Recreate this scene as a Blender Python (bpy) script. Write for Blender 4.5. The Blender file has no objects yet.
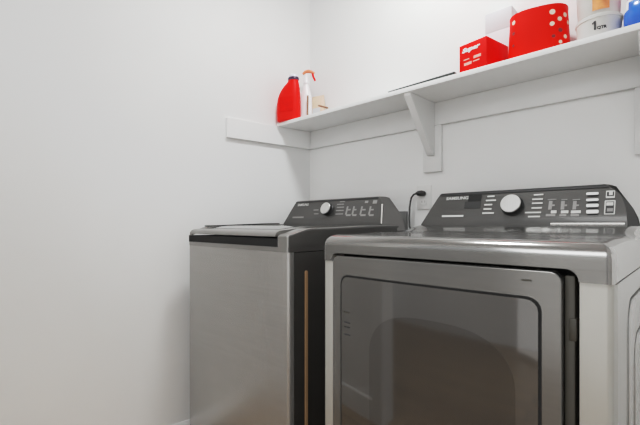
import bpy, bmesh, math, random
from mathutils import Vector, Matrix

random.seed(7)
S = bpy.context.scene
COL = S.collection
H = 1.04                       # eye height above the floor; heights below are measured from the eye level
PI = math.pi

# ---------------------------------------------------------------- camera
TH = math.radians(44.1)
cd = bpy.data.cameras.new('camera')
cam = bpy.data.objects.new('camera', cd); COL.objects.link(cam)
cam.location = (0, 0, H); cam.rotation_euler = (PI/2, 0, TH)
cd.sensor_width = 36; cd.lens = 392/640*36; cd.shift_y = 11.5/640; cd.clip_start = .02
S.camera = cam
FW = (-math.sin(TH), math.cos(TH)); RT = (math.cos(TH), math.sin(TH))
def ray(x, y):
    a = (x-320)/392; b = -(y-224)/392
    return Vector((FW[0]+a*RT[0], FW[1]+a*RT[1], b))

# ---------------------------------------------------------------- materials
def mat(name, col, rough=.5, metal=0., bump=0., bscale=60., var=0., vscale=8., spec=.5, coat=0., stretch=None, alpha=None, trans=0., coat_r=.06):
    m = bpy.data.materials.new(name); m.use_nodes = True
    nt = m.node_tree; b = nt.nodes['Principled BSDF']
    b.inputs['Roughness'].default_value = rough
    b.inputs['Metallic'].default_value = metal
    b.inputs['Specular IOR Level'].default_value = spec
    b.inputs['Coat Weight'].default_value = coat
    b.inputs['Coat Roughness'].default_value = coat_r
    b.inputs['Transmission Weight'].default_value = trans
    c = (*col, 1)
    b.inputs['Base Color'].default_value = c
    tc = nt.nodes.new('ShaderNodeTexCoord'); mp = nt.nodes.new('ShaderNodeMapping')
    nt.links.new(tc.outputs['Object'], mp.inputs['Vector'])
    if stretch: mp.inputs['Scale'].default_value = stretch
    n = nt.nodes.new('ShaderNodeTexNoise'); n.inputs['Scale'].default_value = vscale; n.inputs['Detail'].default_value = 3
    nt.links.new(mp.outputs['Vector'], n.inputs['Vector'])
    r = nt.nodes.new('ShaderNodeValToRGB')
    v = max(var, .01)
    r.color_ramp.elements[0].position = .3; r.color_ramp.elements[1].position = .7
    r.color_ramp.elements[0].color = tuple(x*(1-v) for x in col)+(1,)
    r.color_ramp.elements[1].color = tuple(min(1, x*(1+v)) for x in col)+(1,)
    nt.links.new(n.outputs['Fac'], r.inputs['Fac']); nt.links.new(r.outputs['Color'], b.inputs['Base Color'])
    if bump:
        n2 = nt.nodes.new('ShaderNodeTexNoise'); n2.inputs['Scale'].default_value = bscale; n2.inputs['Detail'].default_value = 4
        nt.links.new(mp.outputs['Vector'], n2.inputs['Vector'])
        bp = nt.nodes.new('ShaderNodeBump'); bp.inputs['Strength'].default_value = bump; bp.inputs['Distance'].default_value = .002
        nt.links.new(n2.outputs['Fac'], bp.inputs['Height']); nt.links.new(bp.outputs['Normal'], b.inputs['Normal'])
    return m

def wood_floor():
    m = mat('oak_floor', (.30, .15, .06), rough=.35, coat=.2)
    nt = m.node_tree; b = nt.nodes['Principled BSDF']
    tc = nt.nodes.new('ShaderNodeTexCoord'); br = nt.nodes.new('ShaderNodeTexBrick')
    br.inputs['Scale'].default_value = 1; br.inputs['Brick Width'].default_value = 1.1; br.inputs['Row Height'].default_value = .12
    br.inputs['Mortar Size'].default_value = .003; br.inputs['Color1'].default_value = (.30, .20, .10, 1)
    br.inputs['Color2'].default_value = (.20, .125, .06, 1); br.inputs['Mortar'].default_value = (.05, .025, .01, 1)
    nt.links.new(tc.outputs['Object'], br.inputs['Vector'])
    mp = nt.nodes.new('ShaderNodeMapping'); mp.inputs['Scale'].default_value = (2, 30, 1)
    nt.links.new(tc.outputs['Object'], mp.inputs['Vector'])
    n = nt.nodes.new('ShaderNodeTexNoise'); n.inputs['Scale'].default_value = 2; n.inputs['Detail'].default_value = 6
    nt.links.new(mp.outputs['Vector'], n.inputs['Vector'])
    mx = nt.nodes.new('ShaderNodeMix'); mx.data_type = 'RGBA'; mx.blend_type = 'OVERLAY'; mx.inputs['Factor'].default_value = .5
    nt.links.new(br.outputs['Color'], mx.inputs[6]); nt.links.new(n.outputs['Fac'], mx.inputs[7])
    nt.links.new(mx.outputs[2], b.inputs['Base Color'])
    return m

M = {}
M['wall'] = mat('wall_paint', (.80, .80, .795), .6, bump=.04, bscale=220, var=.012, vscale=3)
M['trim'] = mat('white_trim_paint', (.84, .84, .835), .35, bump=.05, bscale=120, var=.012, vscale=6)
M['board'] = mat('painted_board', (.72, .72, .715), .4, bump=.05, bscale=120, var=.012, vscale=6)
M['ceiling'] = mat('ceiling_paint', (.8, .8, .79), .8, bump=.1, bscale=200)
M['floor'] = wood_floor()
M['cap'] = mat('platinum_cap', (.25, .246, .238), .17, .88, var=.02, coat=.35)
M['front'] = mat('platinum_front_steel', (.36, .355, .345), .27, .75, var=.03, vscale=4, stretch=(1, 1, 30), bump=.03, bscale=40)
M['door'] = mat('platinum_door_steel', (.175, .171, .163), .20, .7, var=.03, vscale=4, stretch=(1, 1, 30), bump=.02, bscale=40)
M['body'] = mat('light_platinum_body', (.40, .395, .37), .32, .45, var=.02, coat=.3)
M['groove'] = mat('shadowed_groove', (.035, .035, .032), .5, .2, var=.04)
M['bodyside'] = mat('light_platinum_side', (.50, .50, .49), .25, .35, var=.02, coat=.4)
M['dark_side'] = mat('gap_shaded_side', (.03, .028, .026), .4, .3, var=.05)  # washer cabinet: shade of the gap beside the dryer put into the colour
M['cap_side'] = mat('platinum_washer_cap', (.24, .235, .225), .3, .75, var=.02, coat=.3)
M['rail_side'] = mat('shaded_cap_flank', (.07, .068, .065), .4, .4, var=.04)  # right-facing cap faces, darkened for the shade in the gap
M['console'] = mat('graphite_console', (.075, .073, .07), .32, .55, var=.04, coat=.25)
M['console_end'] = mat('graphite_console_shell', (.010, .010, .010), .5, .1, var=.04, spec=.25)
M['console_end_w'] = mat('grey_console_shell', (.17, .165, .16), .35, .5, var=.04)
M['black'] = mat('black_plastic', (.012, .012, .012), .4, var=.05)
M['void'] = mat('dark_gap', (.006, .006, .006), .9)
M['recess'] = mat('grip_recess_plastic', (.05, .046, .036), .45, .3, var=.1)
M['glass'] = mat('dark_smoked_panel', (.09, .086, .081), .05, .65, var=.03, coat=1.)
M['window'] = mat('dark_tinted_window', (.05, .046, .042), .08, .4, var=.03, coat=.9)
M['lid_glass'] = mat('smoked_lid_glass', (.04, .04, .04), .08, .1, coat=.6)
M['chrome'] = mat('brushed_knob_metal', (.60, .60, .59), .3, 1., var=.05, stretch=(60, 2, 2))
M['silver'] = mat('silver_highlight', (.7, .69, .67), .22, .9)  # for the drawn-in reflection and edge highlight on the consoles
M['print'] = mat('pale_printing', (.50, .50, .485), .6)
M['print2'] = mat('grey_printing', (.23, .225, .22), .6)
M['button'] = mat('pale_button', (.75, .75, .74), .3)
M['warm_reflection'] = mat('painted_floor_reflection', (.55, .33, .17), .4, .5)
M['red'] = mat('red_plastic', (.95, .006, .002), .45, spec=.12, var=.03)
M['redcard'] = mat('red_carton', (.92, .006, .003), .65, spec=.08, var=.08, vscale=30)
M['redtin'] = mat('red_tin_paint', (.97, .007, .001), .55, var=.03, spec=.1)
M['cream'] = mat('cream_dots', (.85, .62, .48), .5)
M['darkred'] = mat('dark_red_dots', (.20, .004, .004), .5)
M['pink'] = mat('pale_pink_printing', (.9, .35, .30), .5)
M['white'] = mat('white_plastic', (.84, .84, .86), .35, var=.01)
M['carton'] = mat('white_carton', (.62, .63, .66), .55, var=.015)
M['purple'] = mat('dark_purple_cap', (.035, .008, .04), .3)
M['lilac'] = mat('pale_lilac_cap', (.72, .70, .80), .35)
M['tan'] = mat('tan_paper', (.72, .50, .36), .7, var=.08, vscale=20)
M['wood'] = mat('brown_wood', (.22, .13, .08), .6, var=.2, vscale=10, stretch=(1, 8, 1))
M['paleorange'] = mat('orange_trigger', (.80, .20, .10), .4)
M['tub'] = mat('frosted_tub', (.66, .645, .61), .4, trans=.15, var=.02)
M['orange'] = mat('orange_contents', (.85, .26, .10), .5, var=.3, vscale=40)
M['ink'] = mat('black_ink', (.02, .02, .022), .6)
M['blue'] = mat('blue_film', (.006, .10, .55), .25, bump=.4, bscale=18, var=.3, vscale=18, coat=.4)
M['whitefilm'] = mat('white_film', (.82, .83, .85), .3, bump=.2, bscale=20)
M['pinkfilm'] = mat('pink_film', (.72, .12, .42), .3, bump=.2, bscale=20, var=.2)
M['darkboard'] = mat('dark_green_grey_board', (.035, .042, .04), .45, var=.2, vscale=14)
M['greybox'] = mat('grey_box_plastic', (.16, .16, .155), .6, var=.05)
M['plate'] = mat('outlet_white', (.74, .74, .73), .35)
M['lampglass'] = None
m = bpy.data.materials.new('lamp_diffuser'); m.use_nodes = True
e = m.node_tree.nodes.new('ShaderNodeEmission'); e.inputs['Strength'].default_value = 3; e.inputs['Color'].default_value = (1, .97, .93, 1)
m.node_tree.links.new(e.outputs[0], m.node_tree.nodes['Material Output'].inputs[0]); M['lampglass'] = m

# ---------------------------------------------------------------- mesh helpers
def box(bm, x0, x1, y0, y1, z0, z1, mi=0):
    vs = [bm.verts.new((x, y, z)) for z in (z0, z1) for y in (y0, y1) for x in (x0, x1)]
    fs = []
    for q in ((0, 2, 3, 1), (4, 5, 7, 6), (0, 1, 5, 4), (2, 6, 7, 3), (0, 4, 6, 2), (1, 3, 7, 5)):
        f = bm.faces.new([vs[i] for i in q]); f.material_index = mi; fs.append(f)
    return vs, fs
def bev(bm, edges, w, seg=3):
    bmesh.ops.bevel(bm, geom=list(edges), offset=w, segments=seg, profile=.5, affect='EDGES', clamp_overlap=True)
def rbox(x0, x1, y0, y1, z0, z1, r=.003, seg=2):
    bm = bmesh.new(); box(bm, x0, x1, y0, y1, z0, z1)
    if r: bev(bm, bm.edges, r, seg)
    return bm
def prism(bm, pts, fn, d0, d1, mi=0):
    """closed outline pts (a, b) extruded between depths d0 and d1; fn(a, b, d) -> point"""
    A = [bm.verts.new(fn(a, b, d0)) for a, b in pts]; B = [bm.verts.new(fn(a, b, d1)) for a, b in pts]
    n = len(pts)
    fs = [bm.faces.new(A), bm.faces.new(B[::-1])]
    for i in range(n):
        fs.append(bm.faces.new((A[i], B[i], B[(i+1) % n], A[(i+1) % n])))
    for f in fs: f.material_index = mi
    return A, B
def tube(bm, pts, rad, seg=10, mi=0):
    pts = [Vector(p) for p in pts]; rings = []
    for i, p in enumerate(pts):
        d = (pts[min(i+1, len(pts)-1)] - pts[max(i-1, 0)]).normalized()
        u = d.orthogonal().normalized() if i == 0 else (u - d*u.dot(d)).normalized()
        w = d.cross(u); r = rad[i] if isinstance(rad, (list, tuple)) else rad
        rings.append([bm.verts.new(p + (u*math.cos(2*PI*k/seg) + w*math.sin(2*PI*k/seg))*r) for k in range(seg)])
    skin(bm, rings, mi)
def skin(bm, rings, mi=0, cap=True):
    n = len(rings[0])
    for a, b in zip(rings, rings[1:]):
        for k in range(n):
            f = bm.faces.new((a[k], a[(k+1) % n], b[(k+1) % n], b[k])); f.material_index = mi; f.smooth = True
    if cap:
        for r in (rings[0][::-1], rings[-1]):
            f = bm.faces.new(r); f.material_index = mi
def loft(bm, secs, seg=32, mi=0, cap=True):
    """secs: (z, half width, half depth, centre x, exponent)"""
    rings = []
    for z, a, b, cx, n in secs:
        ring = []
        for k in range(seg):
            t = 2*PI*k/seg; c, s = math.cos(t), math.sin(t)
            ring.append(bm.verts.new((cx + a*math.copysign(abs(c)**(2/n), c), b*math.copysign(abs(s)**(2/n), s), z)))
        rings.append(ring)
    skin(bm, rings, mi, cap)
    return rings
def lathe(bm, prof, seg=32, mi=0, cap=True):
    rings = [[bm.verts.new((r*math.cos(2*PI*k/seg), r*math.sin(2*PI*k/seg), z)) for k in range(seg)] for r, z in prof]
    skin(bm, rings, mi, cap)
def rrect(x0, x1, z0, z1, r, seg=6, corners=(1, 1, 1, 1)):
    """rounded rectangle outline; corners: bl, br, tr, tl"""
    out = []
    for (cx, cz, a0), on, px, pz in (((x0+r, z0+r, PI), corners[0], x0, z0), ((x1-r, z0+r, 1.5*PI), corners[1], x1, z0),
                                     ((x1-r, z1-r, 0), corners[2], x1, z1), ((x0+r, z1-r, .5*PI), corners[3], x0, z1)):
        if not on: out.append((px, pz)); continue
        for k in range(seg+1):
            t = a0 + .5*PI*k/seg; out.append((cx+r*math.cos(t), cz+r*math.sin(t)))
    return out
def finish(bm, auto=True):
    bmesh.ops.recalc_face_normals(bm, faces=bm.faces)
    if auto:
        for f in bm.faces: f.smooth = True
        for e in bm.edges:
            if len(e.link_faces) == 2 and e.calc_face_angle(0) > math.radians(35): e.smooth = False
def obj(name, bm, mats, parent=None, rel=True, auto=True):
    """rel: bm is in scene coordinates with heights from eye level; moved into the parent's frame"""
    finish(bm, auto)
    if rel:
        off = Vector((0, 0, H)) - (parent_loc(parent) if parent else Vector())
        bmesh.ops.translate(bm, verts=bm.verts, vec=off)
    me = bpy.data.meshes.new(name); bm.to_mesh(me); bm.free()
    for mm in (mats if isinstance(mats, (list, tuple)) else [mats]): me.materials.append(mm)
    o = bpy.data.objects.new(name, me); COL.objects.link(o)
    if parent: o.parent = parent
    return o
def parent_loc(p):
    v = Vector()
    while p: v += p.location; p = p.parent
    return v
def tag(o, label, cat, group=None):
    o['label'] = label; o['category'] = cat
    if group: o['group'] = group
    return o
def thing(name, label, cat, loc, rz=0, group=None):
    o = bpy.data.objects.new(name, None); COL.objects.link(o); o.empty_display_size = .05
    o.location = (loc[0], loc[1], loc[2]+H); o.rotation_euler = (0, 0, rz)
    return tag(o, label, cat, group)
def recenter(o):
    """put a one-mesh thing's origin at its base"""
    me = o.data; xs = [v.co for v in me.vertices]
    c = Vector(((min(v.x for v in xs)+max(v.x for v in xs))/2, (min(v.y for v in xs)+max(v.y for v in xs))/2, min(v.z for v in xs)))
    me.transform(Matrix.Translation(-c)); o.location = o.location + c
    return o
def struct(name, bm, mm):
    o = obj(name, bm, mm); o['kind'] = 'structure'; return o

# ---------------------------------------------------------------- room shell
CX, CY = -1.703, 1.669                       # back left corner
WD = Vector((.135, .9908, 0)).normalized()    # the left wall opens slightly towards the doorway
WN = Vector((.9908, -.135, 0)).normalized()
FLOOR, CEIL = -H, 1.66
XR = .42; YF = .03
def lw(t, n, z):                             # a point by the left wall: t from the corner towards the door, n off the wall
    p = Vector((CX, CY, 0)) - WD*t + WN*n
    return (p.x, p.y, z)
tF = (CY-YF)/WD.y
bm = bmesh.new(); box(bm, -2.6, 1.2, -1.9, CY+.1, FLOOR-.05, FLOOR); struct('floor', bm, M['floor'])
bm = bmesh.new(); box(bm, -2.1, XR+.1, YF-.10, CY+.1, CEIL, CEIL+.05); struct('ceiling', bm, M['ceiling'])
bm = bmesh.new(); box(bm, CX-.08, XR+.1, CY, CY+.1, FLOOR, CEIL); struct('wall_back', bm, M['wall'])
bm = bmesh.new()
prism(bm, [(0, FLOOR), (tF+.1, FLOOR), (tF+.1, CEIL), (0, CEIL)], lambda a, b, d: lw(a, d, b), 0, -.1); struct('wall_left', bm, M['wall'])
bm = bmesh.new(); box(bm, XR, XR+.1, YF-.1, CY, FLOOR, CEIL); struct('wall_right', bm, M['wall'])
xl = lw(tF, 0, 0)[0]
bm = bmesh.new(); box(bm, xl-.02, -1.20, YF-.1, YF, FLOOR, CEIL); box(bm, -1.20, XR, YF-.1, YF, 1.05, CEIL); struct('wall_front', bm, M['wall'])
bm = bmesh.new(); box(bm, -2.6, 1.2, -2.0, -1.9, FLOOR, 1.43); struct('wall_hall', bm, M['wall'])
# skirting boards
bm = bmesh.new()
prism(bm, [(0, FLOOR), (.014, FLOOR), (.014, FLOOR+.068), (.006, FLOOR+.080), (0, FLOOR+.080)], lambda a, b, d: lw(d, a, b), 0, tF); struct('baseboard_left', bm, M['trim'])
bm = bmesh.new(); box(bm, CX, XR, CY-.014, CY, FLOOR, FLOOR+.078); struct('baseboard_back', bm, M['trim'])
bm = bmesh.new(); box(bm, xl, -1.28, YF, YF+.014, FLOOR, FLOOR+.115); struct('baseboard_front', bm, M['trim'])
bm = bmesh.new(); box(bm, XR-.014, XR, YF, CY, FLOOR, FLOOR+.078); struct('baseboard_right', bm, M['trim'])
bm = bmesh.new(); box(bm, -1.28, -1.20, YF, YF+.015, FLOOR, 1.13); box(bm, -1.20, XR, YF, YF+.015, 1.05, 1.13); struct('trim_1', bm, M['trim'])

# ---------------------------------------------------------------- shelf, cleats, brackets
YB = 1.650                                   # face of the ledger
SZ0, SZ1 = .554, .573; SY = 1.432
bm = bmesh.new()
xa = CX - (CY-SY)*WD.x/WD.y + .001
prism(bm, [(xa, SY), (XR-.001, SY), (XR-.001, CY-.0005), (CX+.001, CY-.0005)], lambda a, b, d: (a, b, d), SZ0, SZ1)
bev(bm, [e for e in bm.edges if abs(e.verts[0].co.y-SY) < .001 and abs(e.verts[1].co.y-SY) < .001], .002, 2)
tag(recenter(obj('wall_shelf', bm, M['trim'])), 'long white painted board shelf high on the back wall', 'shelf')
bm = rbox(CX+.022, XR-.001, YB, CY-.0005, .450, SZ0-.0005, .0015)
tag(recenter(obj('ledger_board', bm, M['board'])), 'long white board running along the back wall under the shelf', 'board')
bm = bmesh.new(); tc = .548
prism(bm, [(.0, .4505), (tc, .4505), (tc, .5535), (0, .5535)], lambda a, b, d: lw(a, d, b), .0005, .0195)
bev(bm, bm.edges, .0015, 1)
tag(recenter(obj('support_cleat', bm, M['trim'])), 'short white cleat board on the left wall holding up the shelf end', 'board')

def bracket(x0, x1, zb, label):
    r = thing('shelf_bracket', label, 'shelf bracket', ((x0+x1)/2, CY, zb), group=None)
    obj('wall_plate', rbox(x0, x1, YB, CY-.0005, zb, .4495, .002), M['board'], r)
    c = (x0+x1)/2 - .001
    bm = bmesh.new()
    prism(bm, [(1.441, SZ0-.0006), (YB-.0004, SZ0-.0006), (YB-.0004, zb+.075), (YB-.016, zb+.075), (YB-.026, zb+.088), (1.441, SZ0-.014)],
          lambda a, b, d: (d, a, b), c-.016, c+.016)
    bev(bm, bm.edges, .0015, 1)
    obj('diagonal_brace', bm, M['board'], r)
    return r
bracket(-.929, -.839, .239, 'white wooden shelf bracket in the middle, above the electrical outlet')
bracket(-.155, -.065, .229, 'white wooden shelf bracket at the right edge of the photo')

# ---------------------------------------------------------------- appliance helpers
def cap_mesh(x0, x1, y0, y1, z0, z1, cut, lift, rt=.034, rs=.022, rv=.016):
    """top cover: front outline with a rounded notch for the door, extruded back, rounded, then lifted by lift(x, y)"""
    bm = bmesh.new()
    if cut:
        ca, cb, cz, r = cut
        pts = [(x0, z0), (x0, z1), (x1, z1), (x1, z0), (cb, z0)]
        for k in range(7):
            t = .5*PI*k/6; pts.append((cb-r+r*math.cos(t), cz-r+r*math.sin(t)))
        for k in range(7):
            t = .5*PI+.5*PI*k/6; pts.append((ca+r+r*math.cos(t), cz-r+r*math.sin(t)))
        pts.append((ca, z0))
    else:
        pts = [(x0, z0), (x0, z1), (x1, z1), (x1, z0)]
    prism(bm, pts, lambda a, b, d: (a, d, b), y0, y1)
    def near(v, w): return abs(v-w) < 1e-4
    tf = [e for e in bm.edges if all(near(v.co.z, z1) and near(v.co.y, y0) for v in e.verts)]
    ts = [e for e in bm.edges if all(near(v.co.z, z1) for v in e.verts) and (all(near(v.co.x, x0) for v in e.verts) or all(near(v.co.x, x1) for v in e.verts))]
    vf = [e for e in bm.edges if all(near(v.co.y, y0) for v in e.verts) and (all(near(v.co.x, x0) for v in e.verts) or all(near(v.co.x, x1) for v in e.verts))]
    bev(bm, vf, rv, 5)
    top = [e for e in bm.edges if all(near(v.co.z, z1) for v in e.verts) and not all(near(v.co.y, y1) for v in e.verts)]
    bev(bm, top, rt, 6)
    for k in range(1, 26):
        yy = y0 + .04 + (y1-y0-.05)*k/26
        bmesh.ops.bisect_plane(bm, geom=bm.verts[:]+bm.edges[:]+bm.faces[:], plane_co=(0, yy, 0), plane_no=(0, 1, 0))
    for v in bm.verts:
        w = max(0, min(1, (v.co.z-(z1-.04))/.03))
        v.co.z += lift(v.co.x, v.co.y)*w
    return bm
def sm(a, b, x):
    t = max(0, min(1, (x-a)/(b-a))); return t*t*(3-2*t)

class Face:
    """the sloping face of a control console; at(px) gives a spot on it"""
    def __init__(s, y0, z0, y1, z1):
        s.y0, s.z0, s.y1, s.z1 = y0, z0, y1, z1
        d = Vector((0, y1-y0, z1-z0)); s.L = d.length; s.d = d.normalized(); s.n = Vector((0, -s.d.z, s.d.y))
    def pt(s, x, v, off=0):
        return Vector((x, s.y0, s.z0)) + s.d*v + s.n*off
    def at(s, px, py):
        r = ray(px, py); o = Vector((0, s.y0, s.z0)); k = o.dot(s.n)/r.dot(s.n); p = r*k
        return p.x, (p-o).dot(s.d)
    def patch(s, bm, x0, x1, v0, v1, off0=-.0005, off1=.0006, mi=0, r=0):
        if r: prism(bm, rrect(x0, x1, v0, v1, r), lambda a, b, d: s.pt(a, b, d), off0, off1, mi)
        else: prism(bm, [(x0, v0), (x1, v0), (x1, v1), (x0, v1)], lambda a, b, d: s.pt(a, b, d), off0, off1, mi)
    def px(s, bm, x0, y0, x1, y1, **k):
        cx, cy = (x0+x1)/2, (y0+y1)/2
        a, _ = s.at(x0, cy); b, _ = s.at(x1, cy); _, v1 = s.at(cx, y0); _, v0 = s.at(cx, y1)
        s.patch(bm, a, b, v0, v1, **k)

def console_mesh(xb0, xb1, taper, face, yb, zb):
    """xb0, xb1: width at the bottom; sections along the depth are rounded at the ends"""
    bm = bmesh.new()
    y0, z0, y1, z1 = face.y0, face.z0, face.y1, face.z1
    hz = z1-.010-z0; hy = y1-.002-y0
    prof = [(y0, z0, 0, 0, 0)] + [(y0+hy*k, z0+hz*k, k*.97, t, 0) for k, t in ((.3, .06), (.5, .14), (.68, .25), (.82, .40), (.92, .60))] + [
            (y1-.002, z1-.010, 1, .82, 0), (y1+.004, z1-.002, 1.06, 1.04, 0), (y1+.012, z1+.001, 1.06, 1.06, 0), (y1+.045, z1+.001, 1.02, 1.0, -.006),
            (y1+.062, z1-.004, 1., .9, -.012), (yb-.01, z0+.05, .35, .3, -.016), (yb, z0+.02, .1, .1, -.016), (yb, zb, -.1, -.1, -.014), (y0+.004, zb, .02, .02, 0)]
    L = [bm.verts.new((xb0+taper*t+o, y, z)) for y, z, t, u, o in prof]
    R = [bm.verts.new((xb1-taper*u-o, y, z)) for y, z, t, u, o in prof]
    n = len(prof)
    bm.faces.new(L); bm.faces.new(R[::-1])
    for i in range(n):
        bm.faces.new((L[i], R[i], R[(i+1) % n], L[(i+1) % n]))
    return bm

def text_mesh(txt, size, shear=0, extrude=.0004, bold=0):
    c = bpy.data.curves.new('t', 'FONT'); c.body = txt; c.size = size; c.shear = shear; c.extrude = extrude
    c.align_x = 'CENTER'; c.align_y = 'CENTER'; c.offset = bold; c.resolution_u = 3
    o = bpy.data.objects.new('t', c); COL.objects.link(o)
    dg = bpy.context.evaluated_depsgraph_get(); me = bpy.data.meshes.new_from_object(o.evaluated_get(dg))
    bm = bmesh.new(); bm.from_mesh(me); bpy.data.meshes.remove(me)
    bpy.data.objects.remove(o); bpy.data.curves.remove(c)
    xs = [v.co.x for v in bm.verts]; ys = [v.co.y for v in bm.verts]
    return bm, max(xs)-min(xs), max(ys)-min(ys), (max(xs)+min(xs))/2, (max(ys)+min(ys))/2
def text_on(fn, txt, w, h, shear=0, bold=0):
    """lettering stretched to w x h and laid on the surface fn(u, v, off)"""
    bm, tw, thh, cx, cy = text_mesh(txt, .02, shear, .0004, bold)
    for v in bm.verts:
        v.co = fn((v.co.x-cx)*w/tw, (v.co.y-cy)*h/thh, v.co.z+.0006)
    return bm
def add_knob(face, px, py, r, depth, parent, mi_tick=True):
    x, v = face.at(px, py)
    base = face.pt(x, v, 0); n = face.n; u = Vector((1, 0, 0)); d = face.d
    def ring(rr, off): return [base + (u*math.cos(2*PI*k/40)+d*math.sin(2*PI*k/40))*rr + n*off for k in range(40)]
    bm = bmesh.new()
    skin(bm, [[bm.verts.new(p) for p in ring(a, b)] for a, b in ((r*1.12, -.001), (r*1.12, .004), (r*1.05, .006), (r*1.04, depth*.75), (r*.99, depth*.82))])
    k = obj('control_knob', bm, M['black'], parent)
    bm = bmesh.new()
    skin(bm, [[bm.verts.new(p) for p in ring(a, b)] for a, b in ((r*1.0, depth*.80), (r*1.0, depth*.95), (r*.96, depth), (r*.5, depth*1.01))])
    obj('knob_face', bm, M['chrome'], k)
    return k

# ---------------------------------------------------------------- dryer
DX0, DX1, DY = -.809, -.109, .856
dr = thing('clothes_dryer', 'front-loading platinum clothes dryer at right with a wide smoked-panel door', 'dryer', (-.459, 1.2, FLOOR))
bm = bmesh.new()
box(bm, DX0, DX1, .905, 1.555, FLOOR+.02, -.1075); box(bm, DX0+.03, DX1-.03, .93, 1.54, -.1075, -.07)
cab = obj('cabinet', bm, M['bodyside'], dr)
bm = rbox(DX0, -.7765, DY, .905, FLOOR+.02, -.1075, .003); obj('front_post', bm, M['body'], dr)
bm = bmesh.new(); box(bm, -.160, DX1, DY, .905, FLOOR+.02, -.1075)
bev(bm, [e for e in bm.edges if all(abs(v.co.y-DY) < 1e-4 and abs(v.co.x-DX1) < 1e-4 for v in e.verts)], .010, 4)
obj('front_post', bm, M['body'], dr)
bm = bmesh.new(); box(bm, -.776, -.1605, .901, .9045, FLOOR+.03, -.088); obj('door_recess', bm, M['void'], dr)
bm = rbox(-.776, -.1605, DY+.002, .90, FLOOR+.02, -.86, .003); obj('toe_panel', bm, M['body'], dr)
bm = rbox(-.186, -.1685, .864, .90, -.85, -.098, .003); g = obj('grip_channel', bm, M['recess'], dr)
bm = rbox(-.1795, -.1655, .862, .898, -.222, -.178, .003); obj('door_latch', bm, M['recess'], dr)
# embossed panels on the right side of the cabinet
def emboss(y0, y1, z0, z1, h, name='embossed_panel'):
    bm = bmesh.new()
    prism(bm, rrect(y0, y1, z0, z1, .06, 8), lambda a, b, d: (DX1+d, a, b), -.001, h)
    bev(bm, [e for e in bm.edges if all(abs(v.co.x-(DX1+h)) < 1e-5 for v in e.verts)], h*.9, 4)
    return obj(name, bm, M['bodyside'], dr)
def groove(y0, y1, z0, z1, w, r, parent):
    bm = bmesh.new(); A = rrect(y0, y1, z0, z1, r, 8); B = rrect(y0+w, y1-w, z0+w, z1-w, r-w, 8)
    va = [bm.verts.new((DX1+parent[1], a, b)) for a, b in A]; vb = [bm.verts.new((DX1+parent[1], a, b)) for a, b in B]
    for k in range(len(A)):
        q = (k+1) % len(A); bm.faces.new((va[k], va[q], vb[q], vb[k]))
    obj('groove', bm, M['groove'], parent[0])
p1 = emboss(1.050, 1.50, -.85, -.165, .003); groove(1.046, 1.504, -.854, -.161, .009, .064, (p1, .0006))
p2 = emboss(1.125, 1.425, -.79, -.255, .006); groove(1.121, 1.429, -.794, -.251, .007, .064, (p2, .0034))
# cap
lift = lambda x, y: .004*sm(.9, 1.1, y) + .024*sm(1.22, 1.385, y)
def cover_mesh(x0, x1, y0, y1, zb, z1, lift, R, rt):
    bm = bmesh.new(); rings = []
    steps = [(0, zb)] + [(rt*(1-math.cos(.5*PI*k/8)), z1-rt+rt*math.sin(.5*PI*k/8)) for k in range(9)]
    for ins, z in steps:
        r = max(R-ins*.7, .003)
        rings.append([bm.verts.new((a, c, z)) for a, c in rrect(x0+ins, x1-ins, y0+ins, y1-ins*.1, r, 6)])
    skin(bm, rings)
    for k in range(1, 28):
        yy = y0+rt+.004 + (y1-y0-rt-.02)*k/28
        bmesh.ops.bisect_plane(bm, geom=bm.verts[:]+bm.edges[:]+bm.faces[:], plane_co=(0, yy, 0), plane_no=(0, 1, 0))
    for v in bm.verts:
        v.co.z += lift(v.co.x, v.co.y)*max(0, min(1, (v.co.z-(z1-.03))/.024))
    return bm
bm = cover_mesh(DX0-.002, DX1+.002, DY-.008, 1.56, -.084, -.032, lift, .013, .034)
finish(bm)
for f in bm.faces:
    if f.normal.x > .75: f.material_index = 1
    elif f.normal.y < -.93 and f.calc_center_median().z < -.06: f.material_index = 2  # front faces darker: dim reflection put into the colour
cap = obj('top_cover', bm, [M['cap'], M['bodyside'], M['door']], dr)
for xo, xi, sg in ((DX0-.002, -.7765, 1), (DX1+.002, -.160, -1)):
    rr = .022
    pts = [(xo, -.107), (xo, -.0841), (xi+sg*rr, -.0841)] + [(xi+sg*(rr-rr*math.sin(.5*PI*k/6)), -.0841-rr+rr*math.cos(.5*PI*k/6)) for k in range(1, 7)] + [(xi, -.107)]
    bm = bmesh.new(); prism(bm, pts, lambda p, q, d: (p, d, q), DY-.008, .904)
    bev(bm, [e for e in bm.edges if all(abs(v.co.x-xo) < 1e-5 and abs(v.co.y-DY+.008) < 1e-5 for v in e.verts)], .013, 6)
    finish(bm)
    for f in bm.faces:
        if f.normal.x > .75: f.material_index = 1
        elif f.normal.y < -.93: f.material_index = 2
    obj('cover_corner', bm, [M['cap'], M['bodyside'], M['door']], cap)
bm = bmesh.new(); box(bm, DX1-.03, DX1+.002, .904, 1.56, -.107, -.0841); obj('cover_flank', bm, M['bodyside'], cap)
bm = bmesh.new(); box(bm, DX1-.01, DX1+.0026, .868, 1.558, -.1085, -.1062); obj('cover_seam', bm, M['groove'], cap)
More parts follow.
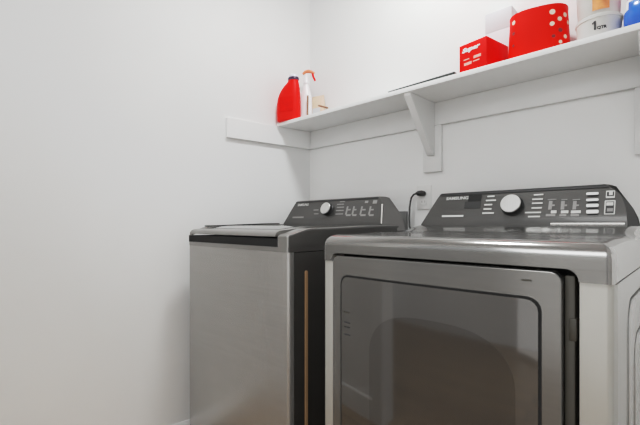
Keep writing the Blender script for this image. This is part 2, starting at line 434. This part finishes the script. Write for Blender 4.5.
# door
dx0, dx1, dzt, dzb = -.769, -.187, -.0915, -.845
def door_y(x): return .848 - .008*(1-((x-(dx0+dx1)/2)/((dx1-dx0)/2))**2)   # gently bowed front
def curved(bm, x0, x1, r, zt, zb, off0, off1, n=28, rb=None):
    """rounded panel following the bowed front, off0/off1 ahead of it (negative = towards the room)"""
    rb = r if rb is None else rb
    cols = []
    for i in range(n+1):
        # cluster the columns near the rounded corners
        t = i/n; x = x0+(x1-x0)*(.5-.5*math.cos(PI*t))
        dd = min(x-x0, x1-x)
        dz = r-math.sqrt(max(0, r*r-(r-dd)**2)) if dd < r else 0
        db = rb-math.sqrt(max(0, rb*rb-(rb-dd)**2)) if dd < rb else 0
        cols.append((x, zt-dz, zb+db))
    F = [[bm.verts.new((x, door_y(x)+off1, z)) for x, z, _ in cols], [bm.verts.new((x, door_y(x)+off1, z)) for x, _, z in cols]]
    B = [[bm.verts.new((x, door_y(x)+off0, z)) for x, z, _ in cols], [bm.verts.new((x, door_y(x)+off0, z)) for x, _, z in cols]]
    for i in range(n):
        bm.faces.new((F[0][i], F[0][i+1], F[1][i+1], F[1][i])); bm.faces.new((B[0][i], B[1][i], B[1][i+1], B[0][i+1]))
        bm.faces.new((F[0][i], B[0][i], B[0][i+1], F[0][i+1])); bm.faces.new((F[1][i], F[1][i+1], B[1][i+1], B[1][i]))
    for j in (0, n):
        bm.faces.new((F[0][j], F[1][j], B[1][j], B[0][j]))
    return bm
bm = curved(bmesh.new(), dx0, dx1, .020, dzt, dzb, .045, 0)
finish(bm); bev(bm, [e for e in bm.edges if e.calc_face_angle(0) > 1.2 and max(v.co.y for v in e.verts) < .86], .003, 2)
door = obj('door', bm, M['door'], dr)
# dark seam around the inset, then the smoked inset panel and its arched window
bm = curved(bmesh.new(), -.7385, -.2205, .027, -.1435, -.80, .002, -.0006); obj('inset_seam', bm, M['void'], door)
bm = curved(bmesh.new(), -.7330, -.2265, .0225, -.1490, -.796, .002, -.0016); panel = obj('inset_panel', bm, M['glass'], door)
ax0, ax1, azb = -.632, -.268, -.72
cols = []
bm = bmesh.new(); n = 40; F = []
pts = []
for i in range(n+1):
    t = i/n; x = ax0+(ax1-ax0)*(.5-.5*math.cos(PI*t)); u = (2*t-1); uu = (x-(ax0+ax1)/2)/((ax1-ax0)/2)
    zt = -.345 + .118*(1-abs(uu)**3.0)**(1/2.2) if abs(uu) < 1 else -.345
    F.append((bm.verts.new((x, door_y(x)-.0021, zt)), bm.verts.new((x, door_y(x)-.0021, azb))))
for a, b in zip(F, F[1:]): bm.faces.new((a[0], b[0], b[1], a[1]))
r_ = bmesh.ops.extrude_face_region(bm, geom=bm.faces[:])
bmesh.ops.translate(bm, verts=[v for v in r_['geom'] if isinstance(v, bmesh.types.BMVert)], vec=(0, .002, 0))
obj('arched_window', bm, M['window'], panel)
# small rating sticker lines near the left edge of the inset, and the small mark at the upper right of the frame
def on_door(px, py):
    r = ray(px, py); k = .842/r.y; p = r*k; return p.x, p.z
for x0, y0, x1, y1, mm in ((343.4, 311.8, 351, 313.4, 'recess'), (344, 322, 350, 323.5, 'ink'), (344, 326.5, 350, 328, 'ink'), (344, 333.5, 352, 336.5, 'ink')):
    a, zt = on_door(x0, y0); b, zb = on_door(x1, y1)
    zt, zb = max(zt, zb), min(zt, zb)
    if zt-zb < .003: zt, zb = (zt+zb)/2+.0018, (zt+zb)/2-.0018
    bm = bmesh.new(); box(bm, a, b, door_y(a)-.0026, door_y(a)+.001, zb, zt); obj('sticker_line', bm, M[mm], panel)
bm = bmesh.new()
a, zt = on_door(512, 279); b, zb = on_door(531, 281); zc = (zt+zb)/2
box(bm, a, b, door_y(b)-.0008, door_y(b)+.002, zc-.0018, zc+.0018); obj('small_mark', bm, M['recess'], door)
# console
DF = Face(1.400, -.002, 1.446, .120)
bm = console_mesh(-.797, -.147, .056, DF, 1.56, -.03)
finish(bm)
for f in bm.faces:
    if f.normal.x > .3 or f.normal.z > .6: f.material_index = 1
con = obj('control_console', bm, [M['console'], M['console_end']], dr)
def scr(px0, px1): return None
def letters(face, con, px0, py0, px1, py1, txt):
    cx, cy = (px0+px1)/2, (py0+py1)/2
    a, v = face.at(px0, cy); b, _ = face.at(px1, cy); _, v1 = face.at(cx, py0); _, v0 = face.at(cx, py1)
    bm = text_on(lambda u, w, o: face.pt((a+b)/2+u, (v0+v1)/2+w, o), txt, b-a, v1-v0, bold=.0004)
    return obj('lettering', bm, M['print'], con)
bm = bmesh.new(); DF.patch(bm, -.738, -.196, DF.L-.0105, DF.L-.0045, off1=.0008); obj('top_trim', bm, M['black'], con)
bm = bmesh.new(); DF.patch(bm, -.34, -.153, .0005, .0055, off1=.0012); obj('base_reflection', bm, M['silver'], con)  # bright strip stands in for a reflection along the console base
letters(DF, con, 446.6, 196.8, 468.4, 199.8, 'SAMSUNG')
bm = bmesh.new(); DF.px(bm, 468.6, 194.6, 481.3, 201.2); d1 = obj('display', bm, M['void'], con)
bm = bmesh.new(); DF.px(bm, 464.6, 201.6, 480.6, 208.2); obj('display', bm, M['black'], con)
def mark(face, con, m, *rects):
    bm = bmesh.new()
    for r in rects: face.px(bm, *r)
    return obj('printed_legend', bm, m, con)
mark(DF, con, M['print'], (442, 215.2, 463.3, 216.9))
for x0, x1, y in ((487.5, 494.5, 196.4), (486, 496, 200.4), (484.4, 492.2, 204.7), (483.6, 491.4, 209), (482.3, 493.8, 213.1),
                  (533.9, 543.3, 194.7), (532.3, 542.8, 199.2), (532, 542.5, 203.2), (531.6, 541.7, 207.9), (525, 541, 212.5), (528, 540, 216.6)):
    mark(DF, con, M['print'], (x0, y-.7, x1, y+.7))
for x0, x1 in ((545.8, 557.3), (559.4, 568.4), (570.6, 581)):
    c = (x0+x1)/2
    mark(DF, con, M['print2'], (c-3.0, 201, c+.6, 209.6), (c, 204.5, c+3.2, 206.2))
    mark(DF, con, M['print2'], (x0, 214, x1-2, 216.2)); mark(DF, con, M['print2'], (x0+2, 199.2, x1-1, 199.9))
for x0, x1 in ((551, 556.5), (561, 568.4), (571, 580.8)):
    bm = bmesh.new(); DF.px(bm, x0, 210.6, x1, 213.4, off1=.0015); obj('button', bm, M['print'], con)
for y0, y1 in ((192.6, 195.0), (198.9, 201.2), (204.2, 207.2), (210.2, 213.6)):
    bm = bmesh.new(); DF.px(bm, 586.4, y0, 598.6, y1, off1=.0025, r=.003); bb = obj('button', bm, M['button'], con)
    bm = bmesh.new(); DF.px(bm, 587.6, y1+.2, 598.2, y1+1.4); obj('button_shadow_line', bm, M['void'], bb)
bm = bmesh.new(); DF.px(bm, 606, 190.6, 615, 198, off1=.0006, r=.002, mi=0); DF.px(bm, 607, 192, 609, 195.6, off1=.001, mi=1); DF.px(bm, 612.8, 191.6, 614.2, 195.2, off1=.001, mi=1)
DF.px(bm, 607, 195.2, 614, 196.2, off1=.001, mi=1)
obj('power_button', bm, [M['print'], M['black']], con)
bm = bmesh.new(); DF.px(bm, 604.4, 200.4, 615.2, 214.4, off1=.0006, r=.002); DF.px(bm, 605.6, 201.6, 614, 213.4, off1=.001, mi=1)
DF.px(bm, 606.4, 202.4, 613.4, 205.6, off1=.0014, mi=0); DF.px(bm, 607, 208.4, 613, 211.6, off1=.0014, mi=2)
obj('start_button', bm, [M['print'], M['black'], M['print2']], con)
add_knob(DF, 512.6, 206.0, .0325, .026, con)

# ---------------------------------------------------------------- washer
WX0, WX1, WY = -1.648, -.972, .856
ws = thing('washing_machine', 'top-loading platinum washing machine at left with a dark gap under its lid', 'washing machine', (-1.31, 1.2, FLOOR))
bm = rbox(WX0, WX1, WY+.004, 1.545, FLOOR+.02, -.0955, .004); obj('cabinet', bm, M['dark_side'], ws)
bm = bmesh.new(); box(bm, WX0-.0005, WX1+.0005, WY-.002, WY+.022, FLOOR+.03, -.0945)
bev(bm, [e for e in bm.edges if all(abs(v.co.y-(WY-.002)) < 1e-4 for v in e.verts) and abs(e.verts[0].co.x-e.verts[1].co.x) < 1e-4], .012, 4)
obj('front_panel', bm, M['front'], ws)
# pressed bead down the right side coloured with the warm floor's reflection
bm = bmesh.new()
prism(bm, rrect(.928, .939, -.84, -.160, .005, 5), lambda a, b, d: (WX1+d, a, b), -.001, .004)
obj('side_bead', bm, M['warm_reflection'], ws)
# cap: low tray below the lid plus side rails and the rear deck
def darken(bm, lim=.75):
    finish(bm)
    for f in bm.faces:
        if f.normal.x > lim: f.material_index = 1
wl = lambda x, y: .022*sm(.85, .96, y) + .009*sm(1.0, 1.39, y)
bm = bmesh.new(); box(bm, WX0, WX1, WY-.004, 1.55, -.094, -.0785)
bev(bm, [e for e in bm.edges if all(abs(v.co.y-(WY-.004)) < 1e-4 for v in e.verts) and abs(e.verts[0].co.x-e.verts[1].co.x) < 1e-4], .012, 4)
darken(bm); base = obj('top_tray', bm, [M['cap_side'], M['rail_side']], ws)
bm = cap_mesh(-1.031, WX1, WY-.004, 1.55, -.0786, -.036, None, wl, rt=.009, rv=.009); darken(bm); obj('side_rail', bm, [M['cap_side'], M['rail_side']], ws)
bm = cap_mesh(WX0, -1.628, .858, 1.55, -.050, -.040, None, lambda x, y: .0275*sm(.862, .935, y) + .0115*sm(.93, 1.37, y), rt=.003, rv=.003); obj('side_rail', bm, M['cap_side'], ws)
bm = rbox(-1.627, -1.031, 1.372, 1.55, -.0786, -.008, .004); obj('rear_deck', bm, M['cap_side'], ws)
bm = bmesh.new(); box(bm, WX0+.0005, -1.031, WY-.0015, 1.37, -.0787, -.050); obj('lid_gap', bm, M['void'], ws)
# lid
def lid_z(y): return -.023 + .015*sm(WY, 1.05, y) + .002*sm(1.05, 1.36, y)
bm = bmesh.new(); prof = []
N = 14
top = [(WY-.006, -.043), (WY-.005, -.036), (WY+.002, -.028), (WY+.012, -.024)] + [(WY+.02+(1.366-WY-.02)*i/N, lid_z(WY+.02+(1.366-WY-.02)*i/N)) for i in range(N+1)]
bot = [(1.366, -.03), (WY+.04, -.043)]
prism(bm, top+bot, lambda a, b, d: (d, a, b), -1.630, -1.036)
lid = obj('lid', bm, M['cap_side'], ws)
bm = bmesh.new(); pts = [(WY+.06+(1.34-WY-.06)*i/N) for i in range(N+1)]
prism(bm, [(y, lid_z(y)+.001) for y in pts]+[(y, lid_z(y)-.004) for y in pts[::-1]], lambda a, b, d: (d, a, b), -1.60, -1.09)
obj('lid_window', bm, M['lid_glass'], lid)
bm = bmesh.new(); pts = [(WY+.075+(1.37-WY-.075)*i/N) for i in range(N+1)]
prism(bm, [(y, -.0065+.011*sm(.9, 1.37, y)) for y in pts]+[(y, -.0125+.011*sm(.9, 1.37, y)) for y in pts[::-1]], lambda a, b, d: (d, a, b), -1.646, -1.632)
obj('lid_rim', bm, M['black'], lid)
# console
WF = Face(1.402, -.002, 1.448, .124)
bm = console_mesh(-1.640, -.984, .054, WF, 1.555, -.03)
for f in bm.faces: f.material_index = 0
finish(bm)
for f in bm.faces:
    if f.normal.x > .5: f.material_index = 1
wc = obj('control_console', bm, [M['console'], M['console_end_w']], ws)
bm = bmesh.new()
a0, v0 = WF.at(380.2, 220); a1, v1 = WF.at(380.6, 203)
A = []
for (x, v) in ((-.9925, .004), (-.9860, .004), (-1.0035, .096), (-1.0110, .096)): A.append((x, v))
prism(bm, A, lambda a, b, d: WF.pt(a, b, d), -.001, .0012); obj('edge_highlight', bm, M['silver'], wc)  # silver strip drawn in as the highlight on the right edge
bm = bmesh.new(); WF.patch(bm, -1.582, -1.032, WF.L-.0105, WF.L-.0045, off1=.0008); obj('top_trim', bm, M['black'], wc)
letters(WF, wc, 298, 203.6, 308.6, 206.0, 'SAMSUNG')
mark(WF, wc, M['print2'], (292.6, 216.6, 303.6, 218.0))
for x0, x1, y in ((340, 345, 201.7), (337, 344, 204.3), (337, 344, 207.2), (336, 343.6, 210.5), (335.6, 343, 214), (313.6, 318.4, 210), (314, 318.4, 213.8)):
    mark(WF, wc, M['print2'], (x0, y-.45, x1, y+.45))
for x0, x1 in ((346, 350.6), (352.4, 356.4), (360.4, 365.6), (369, 373.6)):
    mark(WF, wc, M['print2'], (x0, 206.4, x0+1.6, 214.6), (x0+.8, 209, x1, 210.4), (x0, 214.2, x1, 216.0))
mark(WF, wc, M['print2'], (365, 200.8, 368.2, 203)); mark(WF, wc, M['print2'], (373, 200.2, 377, 203.6))
add_knob(WF, 328.2, 209.8, .030, .026, wc)

# ---------------------------------------------------------------- outlet, plug and cord, grey box
pl = thing('electrical_outlet', 'white wall outlet plate low behind the dryer console', 'outlet', (-.932, CY, .085))
obj('cover_plate', rbox(-.968, -.896, CY-.006, CY-.0005, .068, .183, .002), M['plate'], pl)
for zz in (.104, .147):
    bm = bmesh.new(); prism(bm, rrect(-.948, -.916, zz-.013, zz+.013, .010), lambda a, b, d: (a, d, b), CY-.0085, CY-.004); s_ = obj('socket', bm, M['plate'], pl)
    bm = bmesh.new(); box(bm, -.941, -.9395, CY-.009, CY-.006, zz-.004, zz+.006); box(bm, -.926, -.9245, CY-.009, CY-.006, zz-.004, zz+.006); obj('slot', bm, M['void'], s_)
pc = thing('power_cord', 'black plug and cord hanging from the wall outlet beside the dryer console', 'power cord', (-.95, 1.61, -.3))
bm = bmesh.new(); tube(bm, [(-.930, CY-.009, .143), (-.934, CY-.026, .143), (-.946, CY-.036, .143), (-.955, CY-.036, .143)], [.012, .014, .012, .006], 12); obj('plug', bm, M['black'], pc)
bm = bmesh.new()
pts = [(-.950, CY-.036, .143), (-.968, CY-.036, .139), (-.979, CY-.038, .125), (-.983, CY-.04, .105), (-.984, CY-.045, .08), (-.983, CY-.05, .03), (-.976, CY-.06, -.01), (-.955, CY-.07, -.05), (-.94, CY-.07, -.16), (-.935, CY-.06, -.3)]
tube(bm, pts, .0042, 10); obj('cord', bm, M['black'], pc)
bx = thing('utility_box', 'small grey utility box on the wall between washer and dryer', 'utility box', (-1.08, CY, -.10))
obj('box_body', rbox(-1.150, -1.020, CY-.022, CY-.0005, -.10, .062, .003), M['greybox'], bx)  # grey wall box taken for a utility connection
obj('box_face', rbox(-1.138, -1.034, CY-.0235, CY-.02, -.088, .050, .002), M['greybox'], bx)

# ---------------------------------------------------------------- things on the shelf
SH = SZ1
# red laundry detergent bottle
b = thing('detergent_bottle', 'red plastic laundry detergent bottle with a dark purple cap at the shelf left end', 'detergent bottle', (-1.653, 1.455, SH), math.radians(24))
bm = bmesh.new()
loft(bm, [(0, .060, .030, 0, 3), (.004, .066, .035, 0, 3), (.05, .068, .036, 0, 3), (.10, .067, .036, 0, 3), (.13, .0645, .0355, .002, 2.9), (.155, .0595, .0345, .006, 2.8), (.178, .052, .032, .012, 2.6), (.197, .043, .029, .0185, 2.4), (.211, .035, .026, .024, 2.2), (.221, .0305, .024, .027, 2), (.232, .029, .023, .028, 2)])
bo = obj('bottle_body', bm, M['red'], b, rel=False)
bm = bmesh.new(); loft(bm, [(.05, .040, .0015, 0, 4), (.13, .040, .0015, 0, 4)], 24)
bmesh.ops.translate(bm, verts=bm.verts, vec=(0, -.036, 0)); obj('bottle_label', bm, M['redcard'], bo, rel=False)
bm = bmesh.new(); loft(bm, [(.226, .031, .025, .028, 2), (.229, .0325, .026, .028, 2), (.240, .0320, .026, .028, 2), (.243, .030, .024, .028, 2)]); cp = obj('cap', bm, M['purple'], b, rel=False)
bm = bmesh.new(); loft(bm, [(.242, .028, .023, .028, 2), (.254, .026, .021, .028, 2), (.258, .020, .017, .028, 2)]); obj('pour_cup', bm, M['lilac'], cp, rel=False)
# trigger spray bottle
b = thing('spray_bottle', 'white trigger spray bottle with an orange-red nozzle behind the red detergent bottle', 'spray bottle', (-1.628, 1.566, SH), math.radians(38))
bm = bmesh.new(); loft(bm, [(0, .030, .026, 0, 2.6), (.004, .034, .029, 0, 2.6), (.10, .034, .029, 0, 2.6), (.16, .032, .027, 0, 2.4), (.20, .022, .020, 0, 2.2), (.225, .014, .014, 0, 2), (.24, .013, .013, 0, 2)])
obj('bottle_body', bm, M['white'], b, rel=False)
bm = bmesh.new(); loft(bm, [(.232, .016, .016, 0, 2), (.256, .016, .016, 0, 2), (.262, .012, .012, 0, 2), (.285, .012, .012, .002, 2)], 20); hd = obj('spray_head', bm, M['white'], b, rel=False)
bm = bmesh.new(); tube(bm, [(-.020, 0, .290), (-.006, 0, .302), (.012, 0, .306), (.032, 0, .301), (.047, 0, .293)], [.007, .009, .010, .009, .007], 12); obj('nozzle_hood', bm, M['paleorange'], hd, rel=False)
bm = bmesh.new(); tube(bm, [(.036, 0, .292), (.041, 0, .274), (.049, 0, .257), (.052, 0, .248)], [.006, .0065, .006, .004], 10); obj('trigger', bm, M['red'], hd, rel=False)
# tan paper packet
b = thing('paper_packet', 'tan paper packet standing behind the spray bottle near the corner', 'packet', (-1.604, 1.640, SH), math.radians(12))
bm = bmesh.new(); loft(bm, [(0, .040, .018, 0, 5), (.004, .042, .020, 0, 5), (.11, .042, .019, 0, 5), (.15, .041, .010, 0, 4), (.168, .041, .003, 0, 4), (.176, .041, .0015, 0, 4)], 36); pk = obj('packet_body', bm, M['tan'], b, rel=False)
bm = bmesh.new(); box(bm, -.025, .025, -.0215, -.018, .03, .10); obj('packet_label', bm, M['carton'], pk, rel=False)
# two wooden sticks
def stick(p, q, r, label):
    bm = bmesh.new(); p, q = Vector(p), Vector(q)
    tube(bm, [p, p.lerp(q, .06), p.lerp(q, .5), p.lerp(q, .94), q], [r*.7, r, r*.92, r, r*.7], 8)
    return tag(recenter(obj('wooden_stick', bm, M['wood'])), label, 'stick', 'wooden sticks by the corner')
stick((-1.565, 1.515, SH+.006), (-1.583, 1.535, SH+.150), .0055, 'upright brown wooden stick leaning beside the white spray bottle')
stick((-1.520, 1.556, SH+.085), (-1.352, 1.452, SH+.014), .0055, 'slanting brown wooden stick lying right of the spray bottle')
# dark flat board
bm = bmesh.new(); prism(bm, [(-.978, 1.4335), (-.674, 1.4335), (-.668, 1.60), (-.93, 1.60)], lambda a, c, d: (a, c, d), SH+.0005, SH+.0105)
for v in bm.verts:
    if v.co.x < -.9 and v.co.z > SH+.005: v.co.z = SH+.005
bev(bm, bm.edges, .0012, 1)
tag(recenter(obj('flat_board', bm, M['darkboard'])), 'thin dark board lying flat at the shelf edge left of the red carton', 'board')
# red carton with white lettering
b = thing('red_carton', 'small red carton with white lettering at the front shelf edge', 'box', (-.557, 1.4445, SH+.0005), math.radians(-10))
SHC = .0
b.location.z = H+SH+.0005
bm = rbox(-.113, 0, 0, .150, 0, .112, .0015); cb = obj('carton_body', bm, M['redcard'], b, rel=False)
def cfront(u, v, o): return Vector((u-.058, -o, v))
bm = text_on(lambda u, v, o: cfront(u-.004, .086+v, o+.0004), 'Super', .076, .022, shear=.25, bold=.0012); obj('lettering', bm, M['white'], cb, rel=False)
bm = bmesh.new()
for u0, u1, v0, v1 in ((-.034, -.002, .030, .040), (.006, .036, .046, .056), (-.036, -.012, .050, .054), (.004, .030, .034, .038)): prism(bm, [(u0, v0), (u1, v0), (u1, v1), (u0, v1)], lambda a, c, d: cfront(a, c, d), -.0005, .0006)
obj('printed_panel', bm, M['pink'], cb, rel=False)
# white carton behind
b = thing('white_carton', 'pale white carton standing behind the red carton and the red tin', 'box', (-.576, 1.6365, SH))
obj('carton_body', rbox(-.050, .050, -.023, .030, 0, .199, .001), M['carton'], b, rel=False)
obj('lid', rbox(-.0512, .0512, -.0242, .0312, .198, .277, .0015), M['carton'], b, rel=False)
# red tin with dots
b = thing('red_tin', 'large red tin with a dotted pattern at its edges, standing on the shelf', 'tin', (-.416, 1.553, SH), math.radians(14))
bm = bmesh.new(); A_, B_, NN = .091, .078, 2.7
rings = loft(bm, [(0, A_+.006, B_+.002, 0, NN), (.004, A_+.008, B_+.004, 0, NN), (.163, A_, B_, 0, NN), (.169, A_+.001, B_+.001, 0, NN), (.169, A_-.003, B_-.003, 0, NN), (.15, A_-.004, B_-.004, 0, NN)], 56)
def tin(th, z, off):
    c, s = math.cos(th), math.sin(th); k = z/.16
    a, bb = A_+.008*(1-k), B_+.004*(1-k)
    p = Vector((a*math.copysign(abs(c)**(2/NN), c), bb*math.copysign(abs(s)**(2/NN), s), z))
    n = Vector((math.copysign(abs(p.x/a)**(NN-1), p.x)/a, math.copysign(abs(p.y/bb)**(NN-1), p.y)/bb, 0)).normalized()
    return p, n
def dot(th, z, r, mi):
    p, n = tin(th, z, 0); u = Vector((0, 0, 1)).cross(n).normalized()
    vs = [bm.verts.new(p + n*.0012 + (u*math.cos(2*PI*k/14)+Vector((0, 0, 1))*math.sin(2*PI*k/14))*r) for k in range(14)]
    f = bm.faces.new(vs); f.material_index = mi
def tin_dots():
    L = [(508+5.2, 23, .0075, 1), (513.6, 33.8, .0065, 2), (513.8, 46, .005, 2), (552.8, 11.6, .0090, 1), (560, 18.6, .0075, 1), (552.2, 23.6, .0075, 1), (565.5, 14.5, .008, 1), (568.0, 22.5, .007, 1), (560.2, 30, .0075, 2), (553.3, 36.2, .006, 2), (564.6, 36.6, .007, 1), (559.8, 42, .006, 1)]
    c, s = math.cos(math.radians(14)), math.sin(math.radians(14))
    for px, py, r, mi in L:
        d = ray(px, py); best = None
        for i in range(400):
            th = -PI + PI*1.15*i/400 - .1
            for_z = None
            p, n = tin(th, .08, 0)
            w = Vector((-.416 + c*p.x - s*p.y, 1.553 + s*p.x + c*p.y, 0))
            e = abs(w.x*d.y - w.y*d.x)/math.hypot(d.x, d.y)
            nw = Vector((c*n.x-s*n.y, s*n.x+c*n.y))
            if nw.dot(Vector((d.x, d.y))) < 0 and (best is None or e < best[0]): best = (e, th, w)
        z = best[2].length/math.hypot(d.x, d.y)*d.z - SH
        dot(best[1], z, r, mi)
tin_dots()
obj('tin_body', bm, [M['redtin'], M['cream'], M['darkred']], b, rel=False)
# stacked frosted tubs
def bent(R, ang, z0):
    return lambda u, v, o: Vector(((R+o)*math.cos(ang+u/R), (R+o)*math.sin(ang+u/R), z0+v))
b = thing('frosted_tub', 'frosted quart tub marked 1 QT standing on the shelf beside the red tin', 'tub', (-.234, 1.530, SH))
bm = bmesh.new(); lathe(bm, [(.055, 0), (.057, .003), (.0605, .066), (.0615, .070)], 40); tb = obj('tub_body', bm, M['tub'], b, rel=False)
bm = bmesh.new(); lathe(bm, [(.0615, .068), (.063, .069), (.063, .077), (.061, .079), (.05, .078)], 40); obj('lid', bm, M['tub'], b, rel=False)
ang = math.atan2(-1.530, .234) + .10
fb = bent(.0606, ang-.27, .030); bm = bmesh.new()
prism(bm, [(-.0015, 0), (.0035, 0), (.0035, .028), (0, .028), (-.0065, .0225), (-.0065, .0185), (-.0015, .021)], lambda u, v, o: fb(u, v, o), .0002, .0010); obj('lettering', bm, M['ink'], tb, rel=False)
bm = text_on(bent(.0604, ang+.04, .034), 'QTR', .025, .011, bold=.0008); obj('lettering', bm, M['ink'], tb, rel=False)
b = thing('upper_tub', 'clear tub with orange contents stacked on the frosted quart tub', 'tub', (-.234, 1.530, SH+.0795))
b.name = 'frosted_tub.001'
bm = bmesh.new(); lathe(bm, [(.054, 0), (.056, .003), (.0605, .10), (.0615, .104)], 40); tb = obj('tub_body', bm, M['tub'], b, rel=False)
bm = bmesh.new(); lathe(bm, [(.063, .102), (.0645, .103), (.0645, .111), (.062, .113), (.05, .112)], 40); obj('lid', bm, M['whitefilm'], b, rel=False)
bm = bmesh.new(); f_ = bent(.0585, ang, 0)
for i in range(10):
    u0, u1 = -.022+.044*i/10, -.022+.044*(i+1)/10
    bm.faces.new([bm.verts.new(f_(u, v, o)) for u, v, o in ((u0, .012, .0008), (u1, .012, .0008), (u1, .07, .0022), (u0, .07, .0022))])
bmesh.ops.remove_doubles(bm, verts=bm.verts, dist=1e-5)
obj('orange_label', bm, M['orange'], tb, rel=False)
# blue film pack
b = thing('blue_pack', 'crinkled blue plastic pack with white and pink top at the right end of the shelf', 'pack', (-.075, 1.530, SH), math.radians(4))
bm = bmesh.new()
seg = 40; rings = []
prof = [(0, .80, .6), (.006, .93, .85), (.03, 1., 1.), (.06, 1., 1.), (.082, .97, .9), (.094, .95, .8), (.110, .90, .6), (.125, .86, .35), (.135, .84, .12), (.15, .84, .04)]
for z, kx, ky in prof:
    ring = []
    for k in range(seg):
        t = 2*PI*k/seg; c, s = math.cos(t), math.sin(t); n = 3.2
        x = .094*kx*math.copysign(abs(c)**(2/n), c); y = .085*ky*math.copysign(abs(s)**(2/n), s)
        w = .0025*math.sin(5*t+z*90)*min(1, z*30)
        ring.append(bm.verts.new((x*(1+w*6), y*(1+w*8), z + .0*x)))
    rings.append(ring)
skin(bm, rings)
bm.normal_update()
for f in bm.faces:
    zc = f.calc_center_median().z - .10*(f.calc_center_median().x+.094)*.8
    f.material_index = 0 if zc < .070 else 1 if zc < .092 else 2
obj('pack_film', bm, [M['blue'], M['whitefilm'], M['pinkfilm']], b, rel=False)

# ---------------------------------------------------------------- light
cl = thing('ceiling_light', 'round white ceiling light above the machines', 'ceiling light', (-.80, 1.0, CEIL-.06))
bm = bmesh.new(); lathe(bm, [(.16, .045), (.165, .05), (.165, .06)], 40); obj('rim', bm, M['trim'], cl, rel=False)
bm = bmesh.new(); lathe(bm, [(.05, .004), (.11, .012), (.15, .03), (.158, .046)], 40); obj('diffuser', bm, M['lampglass'], cl, rel=False)
def area(name, loc, rot, size, power, col=(1, 1, 1), sy=None):
    l = bpy.data.lights.new(name, 'AREA'); l.energy = power; l.color = col; l.size = size
    if sy: l.shape = 'RECTANGLE'; l.size_y = sy
    o = bpy.data.objects.new(name, l); COL.objects.link(o); o.location = (loc[0], loc[1], loc[2]+H); o.rotation_euler = rot
    return o
l = area('ceiling_lamp', (-.80, 1.0, CEIL-.066), (0, 0, 0), .32, 20.5, (.965, .99, .99)); l.data.shape = 'DISK'
area('doorway_fill', (-.3, -1.3, -.1), (math.radians(90), 0, math.radians(35)), 1.3, 6, (.97, .985, 1), 1.8)  # added fill from behind the camera, not a fixture
area('hall_fill', (-.3, -1.0, 1.38), (math.radians(15), 0, 0), 1.2, 25, (.97, .985, 1))  # added overhead fill on the hall side
sp = bpy.data.lights.new('floor_fill_spot', 'SPOT'); sp.energy = 95; sp.spot_size = math.radians(38); sp.spot_blend = .7; sp.shadow_soft_size = .06; sp.color = (1, .97, .92)  # added spot to brighten the entry floor and its reflection
so = bpy.data.objects.new('floor_fill_spot', sp); COL.objects.link(so); so.location = (-1.28, .36, CEIL-.05+H); so.rotation_euler = (math.radians(-4), 0, 0)
w = bpy.data.worlds.new('world'); S.world = w; w.use_nodes = True
w.node_tree.nodes['Background'].inputs['Color'].default_value = (.95, .975, 1, 1)
w.node_tree.nodes['Background'].inputs['Strength'].default_value = .85

S.view_settings.view_transform = 'Standard'
S.view_settings.look = 'None'
S.view_settings.exposure = 0
S.view_settings.use_curve_mapping = True
cmap = S.view_settings.curve_mapping
cv = cmap.curves[3]
for x, y in ((.12, .122), (.38, .41), (.62, .575), (.85, .645)): cv.points.new(x, y)
cv.points[-1].location = (1, .69)
cmap.update()
S.cycles.use_denoising = True
S.cycles.max_bounces = 10; S.cycles.diffuse_bounces = 6
